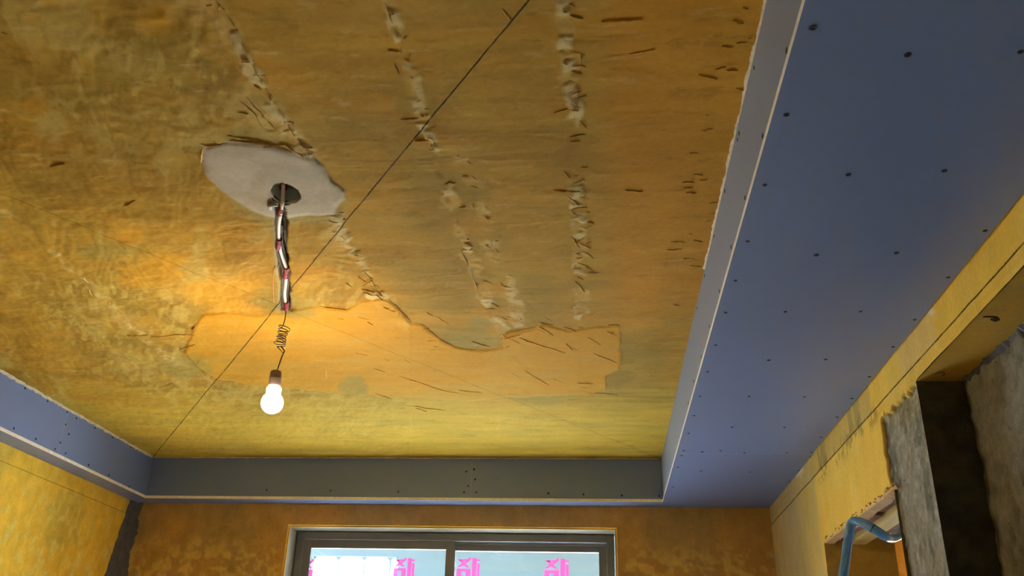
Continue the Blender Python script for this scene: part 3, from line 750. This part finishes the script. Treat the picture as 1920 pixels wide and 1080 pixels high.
for x, y in [(1475,95),(1414,127),(1386,250),(1383,262),(1430,255),(1397,371),(1371,463),(1349,546),(1330,612),(1315,669),(1301,715),(1291,756),(1359,358),(1339,443),(1321,517),(1307,578)]:
    p = onx(x, y, XR); screw((XR, p[1], min(max(p[2], ZS+0.02), ZC-0.012)), (-1, 0, 0), dist_pick(fas, p[1]))
# far: underside and face
sof2 = []
for a, b in ((XLW+0.001, -1.93), (-1.93, -0.458), (-0.458, 0.178), (0.178, XR-0.0016)):
    sof2.append((board('soffit_board', a+G, b-G*0.2, YF-0.0015, YW-0.001, ZS, ZS+BT, 'z', t2), a, b))
fas2 = []
for a, b in ((XL-0.002, -0.556), (-0.556, XR)):
    fas2.append((board('fascia_board', a+G*0.3, b-G*0.3, YF, YF+BT, ZS+BT+0.0005, ZC-0.002, 'y', t2), a, b))
for x, y in [(870,923),(893,923),(878,911),(891,899),(874,884),(889,880),(1028,925),(1094,927),(1166,929),(1236,930),(747,922),(620,920),(500,919)]:
    p = ony(x, y, YF); screw((p[0], YF, p[2]), (0, -1, 0), dist_pick(fas2, p[0]))
# left: underside and face
sof3 = []
yj = float(onz(238, 922, ZS)[1])
for a, b in ((YN+0.001, 1.35), (1.35, yj), (yj, YF-0.0016)):
    sof3.append((board('soffit_board', XLW+0.001, XL+0.0015, a+G, b-G, ZS, ZS+BT, 'z', t3), a, b))
fas3 = []
for a, b in ((YN+0.001, 0.75), (0.75, 3.15), (3.15, YF+BT)):
    fas3.append((board('fascia_board', XL-BT, XL, a+G, b-G, ZS+BT+0.0005, ZC-0.002, 'x', t3), a, b))
for x, y in [(47,728),(89,752),(126,773),(143,784),(178,802),(211,820),(26,803),(67,823),(103,842),(123,850),(166,872),(204,891),(123,796),(129,814),(113,830),(241,917),(245,838)]:
    p = onx(x, y, XL); screw((XL, p[1], min(max(p[2], ZS+0.016), ZC-0.010)), (1, 0, 0), dist_pick(fas3, p[1]))
# ragged filler between boards and ceiling
def bead(name, pts3, out, parent, wmin, wmax, hmin, hmax, seed):
    rg = random.Random(seed); v = []; f = []; mb = MB(); out = Vector(out); n = len(pts3); w = wmin
    for k, p in enumerate(pts3):
        p = Vector(p); w = 0.55*w+0.45*rg.uniform(wmin, wmax); hh = rg.uniform(hmin, hmax)
        v += [p-out*0.001+Vector((0, 0, -hh)), p+out*w*0.45+Vector((0, 0, -hh*0.55)), p+out*w+Vector((0, 0, 0.001))]
    for k in range(n-1): f += [(3*k, 3*k+1, 3*k+4, 3*k+3), (3*k+1, 3*k+2, 3*k+5, 3*k+4)]
    return mb.add(v, f).build(name, M['bead'], parent)
bead('filler_bead', [(XL, y, ZC-0.0015) for y in np.arange(1.5, YF-0.01, 0.011)], (1, 0, 0), t3, 0.005, 0.013, 0.004, 0.010, 1)
bead('filler_bead', [(XR, y, ZC-0.0015) for y in np.arange(0.9, 2.03, 0.009)], (-1, 0, 0), t1, 0.001, 0.008, 0.001, 0.004, 2)
bead('filler_bead', [(x, YF, ZC-0.0015) for x in np.arange(XL+0.006, XR-0.005, 0.013)], (0, -1, 0), t2, 0.002, 0.006, 0.001, 0.004, 3)

# ------------------------------------------------------------------ window
YFr = YW+0.105
win = empty('window_1', (0, 0, 0)); tag(win, 'dark grey aluminium sliding window with pink lettering on its film', kind='structure')
x0, x1 = WL+0.004, WR-0.004; zt = WT-0.003; zb_ = WB+0.003
def frame(name, x0, x1, z0, z1, y0, y1, w, parent, bev=0.002, wt=None):
    wt = wt or w
    mb = MB(); mb.box(x0, x0+w, y0, y1, z0, z1); mb.box(x1-w, x1, y0, y1, z0, z1)
    mb.box(x0+w, x1-w, y0, y1, z1-wt, z1); mb.box(x0+w, x1-w, y0, y1, z0, z0+wt)
    return mb.build(name, M['alu'], parent, bevel=bev)
frame('outer_frame', x0, x1, zb_, zt, YFr, YFr+0.085, 0.034, win)
frame('frame_track', x0+0.034, x1-0.034, zb_+0.034, zt-0.034, YFr+0.030, YFr+0.036, 0.010, win, 0.0005)
MB().box(WL+0.002, WR-0.002, YW-0.045, YFr+0.002, WB-0.018, WB+0.006).build('bounce_sill', M['sill_bounce'], win, bevel=0.004)  # unseen white slab added to bounce sunlight up to the soffit
MB().box(WL+0.002, WR-0.002, YFr+0.083, YO+0.05, WB-0.018, WB+0.006).build('bounce_sill', M['sill_bounce'], win, bevel=0.004)
xm = -0.668
sL = frame('sash', x0+0.026, xm+0.022, zb_+0.03, zt-0.028, YFr+0.012, YFr+0.034, 0.042, win)
sR = frame('sash', xm-0.022, x1-0.026, zb_+0.03, zt-0.028, YFr+0.042, YFr+0.064, 0.042, win)
for s, a, b, y in ((sL, x0+0.066, xm-0.018, YFr+0.022), (sR, xm+0.018, x1-0.066, YFr+0.052)):
    MB().box(a, b, y, y+0.004, zb_+0.06, zt-0.066).build('pane', M['glass'], s)
# printed marks on the protective film (unit square, x right, y up; lower part runs on below)
MARK = [[(0.02,0.93),(0.56,0.95),(0.50,1.0),(0.66,1.0),(0.64,0.90),(0.36,0.86),(0.24,0.86)],
        [(0.08,0.92),(0.22,0.92),(0.34,0.82),(0.50,0.90),(0.60,0.88),(0.42,0.76),(0.62,0.62),(0.46,0.62),(0.32,0.70),(0.16,0.62),(0.02,0.62),(0.24,0.77)],
        [(0.02,0.56),(0.66,0.56),(0.66,0.50),(0.02,0.50)], [(0.02,0.50),(0.24,0.50),(0.24,-0.2),(0.02,-0.2)], [(0.42,0.50),(0.66,0.50),(0.66,-0.2),(0.42,-0.2)], [(0.24,0.50),(0.42,0.50),(0.42,0.44),(0.24,0.44)],
        [(0.72,1.0),(0.93,0.99),(0.93,-0.2),(0.72,-0.2)], [(0.92,0.95),(1.08,0.94),(1.08,0.86),(0.92,0.87)], [(0.96,0.78),(1.08,0.78),(1.08,-0.2),(0.96,-0.2)]]
def mark(pxl, pxr, pytop, yp, parent, clip=None, polys=MARK):
    a, b = ony(pxl, pytop, yp), ony(pxr, pytop, yp); wd = b[0]-a[0]; mb = MB()
    for poly in polys:
        P = [(a[0]+wd*(x/1.1), yp, a[2]-(1-y)*wd*1.02) for x, y in poly]
        if clip is not None: P = [(max(p[0], clip), p[1], p[2]) for p in P]
        mb.add(P, [tuple(range(len(P)))])
    return mb.build('film_print', M['film'], parent)
yl, yr = YFr+0.0215, YFr+0.0515
mark(564, 606, 1048, yl, sL, clip=x0+0.0682, polys=MARK[:6]); mark(739, 779, 1046, yl, sL)  # first mark drawn without its right bars, where glare hides them
mark(857, 901, 1045.5, yr, sR, clip=xm+0.0202); mark(1020, 1067, 1047, yr, sR)

# ------------------------------------------------------------------ enclosed balcony beyond the window
YB = 5.45
zA = ony(660, 1043, YB)[2]; zB2 = ony(800, 1092, YB)[2]
xs = [ony(x, 1045, YB)[0] for x in (587, 633, 681.5, 730, 747)]
xr0, xr1 = ony(768, 1080, YB)[0], 0.88
mb = MB(); y0, y1 = YB, YB+0.14
mb.box(-3.2, xs[0], y0, y1, 0, ZC); mb.box(xs[4], xr0, y0, y1, 0, ZC); mb.box(xr1, D2+0.1, y0, y1, 0, ZC)
mb.box(xs[0], xs[4], y0, y1, zA, ZC); mb.box(xr0, xr1, y0, y1, zB2, ZC); mb.box(xs[0], xs[4], y0, y1, 0, 0.5); mb.box(xr0, xr1, y0, y1, 0, 0.5)
mb.box(-3.3, -3.2, YW+0.24, y1, 0, ZC+0.07); mb.box(D2+0.02, D2+0.1, 5.2, y1, 0, ZC)
balc = mb.build('wall_balcony', M['balcony']); tag(balc, 'pale outer wall of the balcony seen through the glass', kind='structure')
mb = MB(); mb.box(-3.3, D2+0.1, YO, y1, ZC, ZC+0.07); mb.build('balcony_ceiling', M['balcony'], balc)
mb = MB(); mb.box(-3.3, D2+0.02, YO, y1, -0.12, 0.012); mb.build('balcony_floor', M['tile'], balc)
for x in xs[1:4]: MB().box(x-0.003, x+0.003, y0+0.03, y0+0.06, 0.5, zA).build('window_bar', M['balcony'], balc)
for xa, xb in zip(xs[:-1], xs[1:]):                       # rounded upper corners of the lights
    r = 0.035
    for sx, cxn in ((1, xa), (-1, xb)):
        pl = [(cxn, zA)]+[(cxn+sx*(r-r*math.cos(t*math.pi/12)), zA-r+r*math.sin(t*math.pi/12)) for t in range(0, 7)]
        n = len(pl); v = [(x, y0+0.02, z) for x, z in pl]+[(x, y0+0.07, z) for x, z in pl]
        MB().add(v, [tuple(range(n)), tuple(range(2*n-1, n-1, -1))]+[(k, (k+1) % n, n+(k+1) % n, n+k) for k in range(n)]).build('corner_fillet', M['balcony'], balc)
o = MB().box(-40, 40, 5.7, 90, -3.2, -3.1).build('ground', M['ground']); tag(o, 'pale paved ground outside the building', kind='structure')

# ------------------------------------------------------------------ junction box, cable in the chase
hc = onz(540, 360, ZC)
jb = empty('junction_box', (hc[0], hc[1], ZC+0.042)); tag(jb, 'grey metal junction box set in the round ceiling hole', 'junction box')
def local(o, root): return o
rr = 0.047; mb = MB(); c0 = Vector((0.004, 0, 0))
prof = [(rr, -0.040), (rr, 0.016), (rr-0.0015, 0.016), (rr-0.0015, 0.0145)]
mb.lathe([(rr, -0.041), (rr, -0.008), (0.0001, -0.008)], c0, (0, 0, 1), 8)
mb.lathe([(rr-0.002, -0.041), (rr-0.002, -0.010), (0.0001, -0.010)], c0, (0, 0, 1), 8)
mb.lathe([(rr, -0.041), (rr-0.002, -0.041)], c0, (0, 0, 1), 8)
bb = mb.build('box_body', M['box_metal'], jb)
MB().lathe([(0.0045, 0), (0.0045, 0.003), (0.0, 0.003)], (0.048, 0.0, -0.024), (-1, 0, 0), 10).build('knockout', M['screw'], bb)
MB().lathe([(0.010, 0), (0.010, 0.004), (0.0, 0.004)], (-0.020, 0.020, -0.016), (0.3, -0.8, -0.5), 12).build('wire_end', M['red'], jb)

rim = [Vector(onz(x, y, ZC-0.0016)) for x, y in HOLE]; rp = []; nR = len(rim)
for k in range(nR):
    p0, p1, p2, p3 = rim[k-1], rim[k], rim[(k+1) % nR], rim[(k+2) % nR]
    for q in range(4):
        t = q/4; rp.append(0.5*((2*p1)+(p2-p0)*t+(2*p0-5*p1+4*p2-p3)*t*t+(3*p1-p0-3*p2+p3)*t**3))
rp.append(rp[0])
MB().tube(rp, [0.0036+0.0014*math.sin(k*0.9)+RNG.uniform(-0.0004, 0.0004) for k in range(len(rp)-1)]+[0.0036], 7, caps=False).build('filler_rim', M['rim'], ceiling, smooth=True)
hp = onz(531, 395, ZC)
cab = empty('taped_cable', (hp[0], hp[1], ZC)); tag(cab, 'white cable bound with red tape lying in the ceiling chase', 'cable')
def cpath(pts, n=6):
    P = [Vector(onz(x, y, ZC-d)) for x, y, d in pts]; out = []
    for k in range(len(P)-1):
        p0, p1, p2, p3 = P[max(k-1, 0)], P[k], P[k+1], P[min(k+2, len(P)-1)]
        for q in range(n):
            t = q/n; out.append(0.5*((2*p1)+(p2-p0)*t+(2*p0-5*p1+4*p2-p3)*t*t+(3*p1-p0-3*p2+p3)*t**3))
    out.append(P[-1]); return out
off = Vector(cab.location)
def cbuild(mb, name, mat, smooth=True):
    mb.v = [tuple(Vector(p)-off) for p in mb.v]; return mb.build(name, mat, cab, smooth=smooth)
CP = [(531,346,-0.022),(531,362,-0.012),(530,378,0.006),(527,396,0.010),(523,420,0.004),(523,448,0.002),(526,470,0.002),(533,492,0.004),(537,505,0.006),(536,530,-0.002),(534,552,-0.002),(537,574,0.004)]
cbuild(MB().tube(cpath(CP), 0.0043, 10), 'white_cable', M['white_pvc'])
cbuild(MB().tube(cpath([(x-6, y+2, d-0.006) for x, y, d in CP[1:9]]+[(530,540,-0.008),(531,574,-0.002)]), 0.0040, 8), 'grey_cable', M['mortar'])
cbuild(MB().tube(cpath([(x+5, y, d-0.008) for x, y, d in CP[4:]]), 0.0034, 8), 'dark_cable', M['rust'])
def tape(pts, r, seed):
    rg = random.Random(seed); P = cpath(pts, 5)
    return cbuild(MB().tube(P, [r*rg.uniform(0.82, 1.2) for _ in P], 9), 'red_tape', M['red'])
tape([(529,384,0.006),(526,393,0.010),(524,401,0.009)], 0.0062, 1)
tape([(524,448,0.003),(523,457,0.004),(521,466,0.003)], 0.0060, 2)
tape([(537,501,0.006),(537,509,0.007),(535,519,0.003)], 0.0068, 3)
tape([(537,566,0.002),(537,573,0.006),(536,580,0.008)], 0.0066, 4)
cbuild(MB().tube(cpath([(516,500,0.002),(513,512,0.004),(512,535,0.004),(513,556,0.003),(514,568,0.000)]), 0.0009, 5), 'thin_wire', M['orange_wire'])
cbuild(MB().tube(cpath([(520,385,0.004),(512,384,0.010),(506,386,0.010),(508,391,0.006)], 4), [0.004]*4+[0.005]*4+[0.006]*4+[0.004], 7), 'cable_clip', M['box_metal'])

# ------------------------------------------------------------------ hanging lit bulb
A = onz(536, 578, ZC); YH = A[1]
hb = empty('hanging_bulb', tuple(A)); tag(hb, 'lit bulb in a brown socket hanging on a coiled cord', 'light bulb')
hoff = Vector(A)
def hp_(x, y, dy=0.0): return Vector(ony(x, y, YH+dy))
def hbuild(mb, name, mat, smooth=True, parent=None):
    mb.v = [tuple(Vector(p)-hoff) for p in mb.v]; return mb.build(name, mat, parent or hb, smooth=smooth)
top = Vector((A[0], A[1], ZC+0.004))
pts = [top, hp_(535.5, 590), hp_(534, 600), hp_(531, 610)]
c_top, c_bot = hp_(533.5, 613), hp_(524, 648); turns = 7; N = turns*18
for k in range(N+1):
    t = k/N; a = t*turns*2*math.pi+2.4
    R_ = 0.0150*(0.92+0.12*math.sin(t*7+1.2)+0.10*math.sin(t*23))
    b = c_top.lerp(c_bot, t)
    pts.append(b+Vector((math.cos(a)*R_, math.sin(a)*R_, -math.cos(a)*R_*0.10+0.0012*math.sin(a*0.5+t*11))))
hbuild(MB().tube(pts, 0.0014, 6), 'cord_coil', M['wire'])
low = [pts[-1], hp_(527, 654), hp_(533, 655)]
hbuild(MB().tube([hp_(527, 649), hp_(533.5, 658), hp_(529, 668), hp_(524, 682), hp_(518.5, 698)], 0.0018, 6).tube([pts[-1], hp_(530, 661), hp_(532, 660)], 0.0013, 6), 'cord', M['wire'])
s_top, b_bot = hp_(518, 696), hp_(508, 775); ax = (b_bot-s_top); L = ax.length; ax.normalize()
def prof_at(pl): return [(r, hgt) for r, hgt in pl]
sk = hbuild(MB().lathe([(0.004, -0.001), (0.0125, 0.0), (0.0150, 0.003), (0.0158, 0.020), (0.0165, 0.022), (0.0162, 0.043), (0.0130, 0.044), (0.004, 0.044)], s_top, ax, 20), 'socket', M['socket'], smooth=False)
hbuild(MB().lathe([(0.010, 0.0425), (0.0155, 0.0435), (0.0160, 0.0480), (0.013, 0.0485)], s_top, ax, 20), 'socket_ring', M['ring'], parent=sk)
pr = [(0.010, 0.047), (0.0185, 0.0485), (0.0197, 0.0515), (0.0195, 0.0540), (0.0184, 0.0565)]
rB = 0.0290; hB = L-rB
for k in range(15):
    a = math.radians(138-138*k/14); pr.append((rB*math.sin(a), hB+rB*math.cos(a)))
hbuild(MB().lathe(pr, s_top, ax, 28), 'bulb', M['bulb'])

# ------------------------------------------------------------------ blue pipe in the door opening
_a, _b = Vector(onx(1577, 1105, 0.602)), Vector(onx(1584, 1060, 0.622))
_e = (_a-_b).normalized(); _c = _a+_e*0.09; _d = _c+(_e*0.5+Vector((0, 0, -1))*0.5).normalized()*0.12; _g = _d+Vector((_e.x*0.1, _e.y*0.1, -1)).normalized()*0.2
P = [Vector((_g.x, _g.y, 0.0)), Vector((_g.x, _g.y, 0.8)), _g+Vector((0, 0, -0.2)), _g, _d, _c, _a, Vector(onx(1584, 1060, 0.622)), Vector(onx(1590, 1015, 0.640)), Vector(onx(1594, 992, 0.648)), Vector(onx(1598, 980, 0.655)), Vector(onx(1606, 977, 0.662)), Vector(onx(1620, 982, 0.673)),
     Vector(onx(1640, 993, 0.692)), Vector(onx(1657, 1004, 0.715)), Vector(onx(1668, 1008, 0.740)), Vector(onx(1680, 1006, 0.765)), Vector(onx(1690, 999, 0.79)), Vector((0.86, 2.56, CAM_Z+0.50))]
pp = []
for k in range(len(P)-1):
    p0, p1, p2, p3 = P[max(k-1, 0)], P[k], P[k+1], P[min(k+2, len(P)-1)]
    n = 6
    for q in range(n):
        t = q/n; pp.append(0.5*((2*p1)+(p2-p0)*t+(2*p0-5*p1+4*p2-p3)*t*t+(3*p1-p0-3*p2+p3)*t**3))
pp.append(P[-1])
pr_ = empty('plastic_pipe', tuple(P[0])); tag(pr_, 'bent blue plastic pipe poking into the door opening', 'pipe')
po_ = Vector(P[0])
mb = MB().tube(pp, 0.0118, 14); mb.v = [tuple(Vector(p)-po_) for p in mb.v]; pb = mb.build('pipe_body', M['pipe'], pr_, smooth=True)
q = Vector(onx(1636, 990.5, 0.688)); _i = min(range(len(pp)-1), key=lambda i: (pp[i]-q).length); q = pp[_i]; d = (pp[_i+1]-pp[_i]).normalized()
mb = MB().tube([q-d*0.0012, q+d*0.0012], 0.0121, 14, caps=False); mb.v = [tuple(Vector(p)-po_) for p in mb.v]; mb.build('pipe_ring', M['pipe_mark'], pb, smooth=True)

# ------------------------------------------------------------------ wire stubs in the head of the recess
a = Vector(onz(1842, 597, L1)); 
st = empty('wire_stub', tuple(a)); tag(st, 'rusty bent wire stub sticking out of the recess head, upper right', 'wire')
Z = Vector((0, 0, 1)); so_ = Vector(a)
def on(x, y, dz): return Vector(onz(x, y, L1-dz))-so_
MB().tube([on(1838,594,-0.004), on(1850,594,0.004), on(1862,594,0.007), on(1869,596,0.009), on(1872,599,0.010), on(1866,601,0.009), on(1858,599,0.008)], [0.0016, 0.0016, 0.002, 0.003, 0.003, 0.003, 0.002], 6).build('wire_body', M['rust'], st)
MB().lathe([(0.0, 0.006), (0.004, 0.004), (0.005, 0.0), (0.003, -0.004), (0.0, -0.005)], on(1866,599,0.010), (0.4, 0.3, 1), 7).build('wire_knot', M['rust'], st)
a = Vector(onz(1762, 701, L1)); so_ = Vector(a)
st2 = empty('wire_loop', tuple(a)); tag(st2, 'small wire loop in the recess head near the dark corner', 'wire')
MB().tube([on(1753,703,-0.003), on(1757,700,0.004), on(1764,698,0.006), on(1771,699,0.005), on(1770,703,0.002), on(1762,704,-0.003)], 0.0013, 6).build('wire_body', M['rust'], st2)
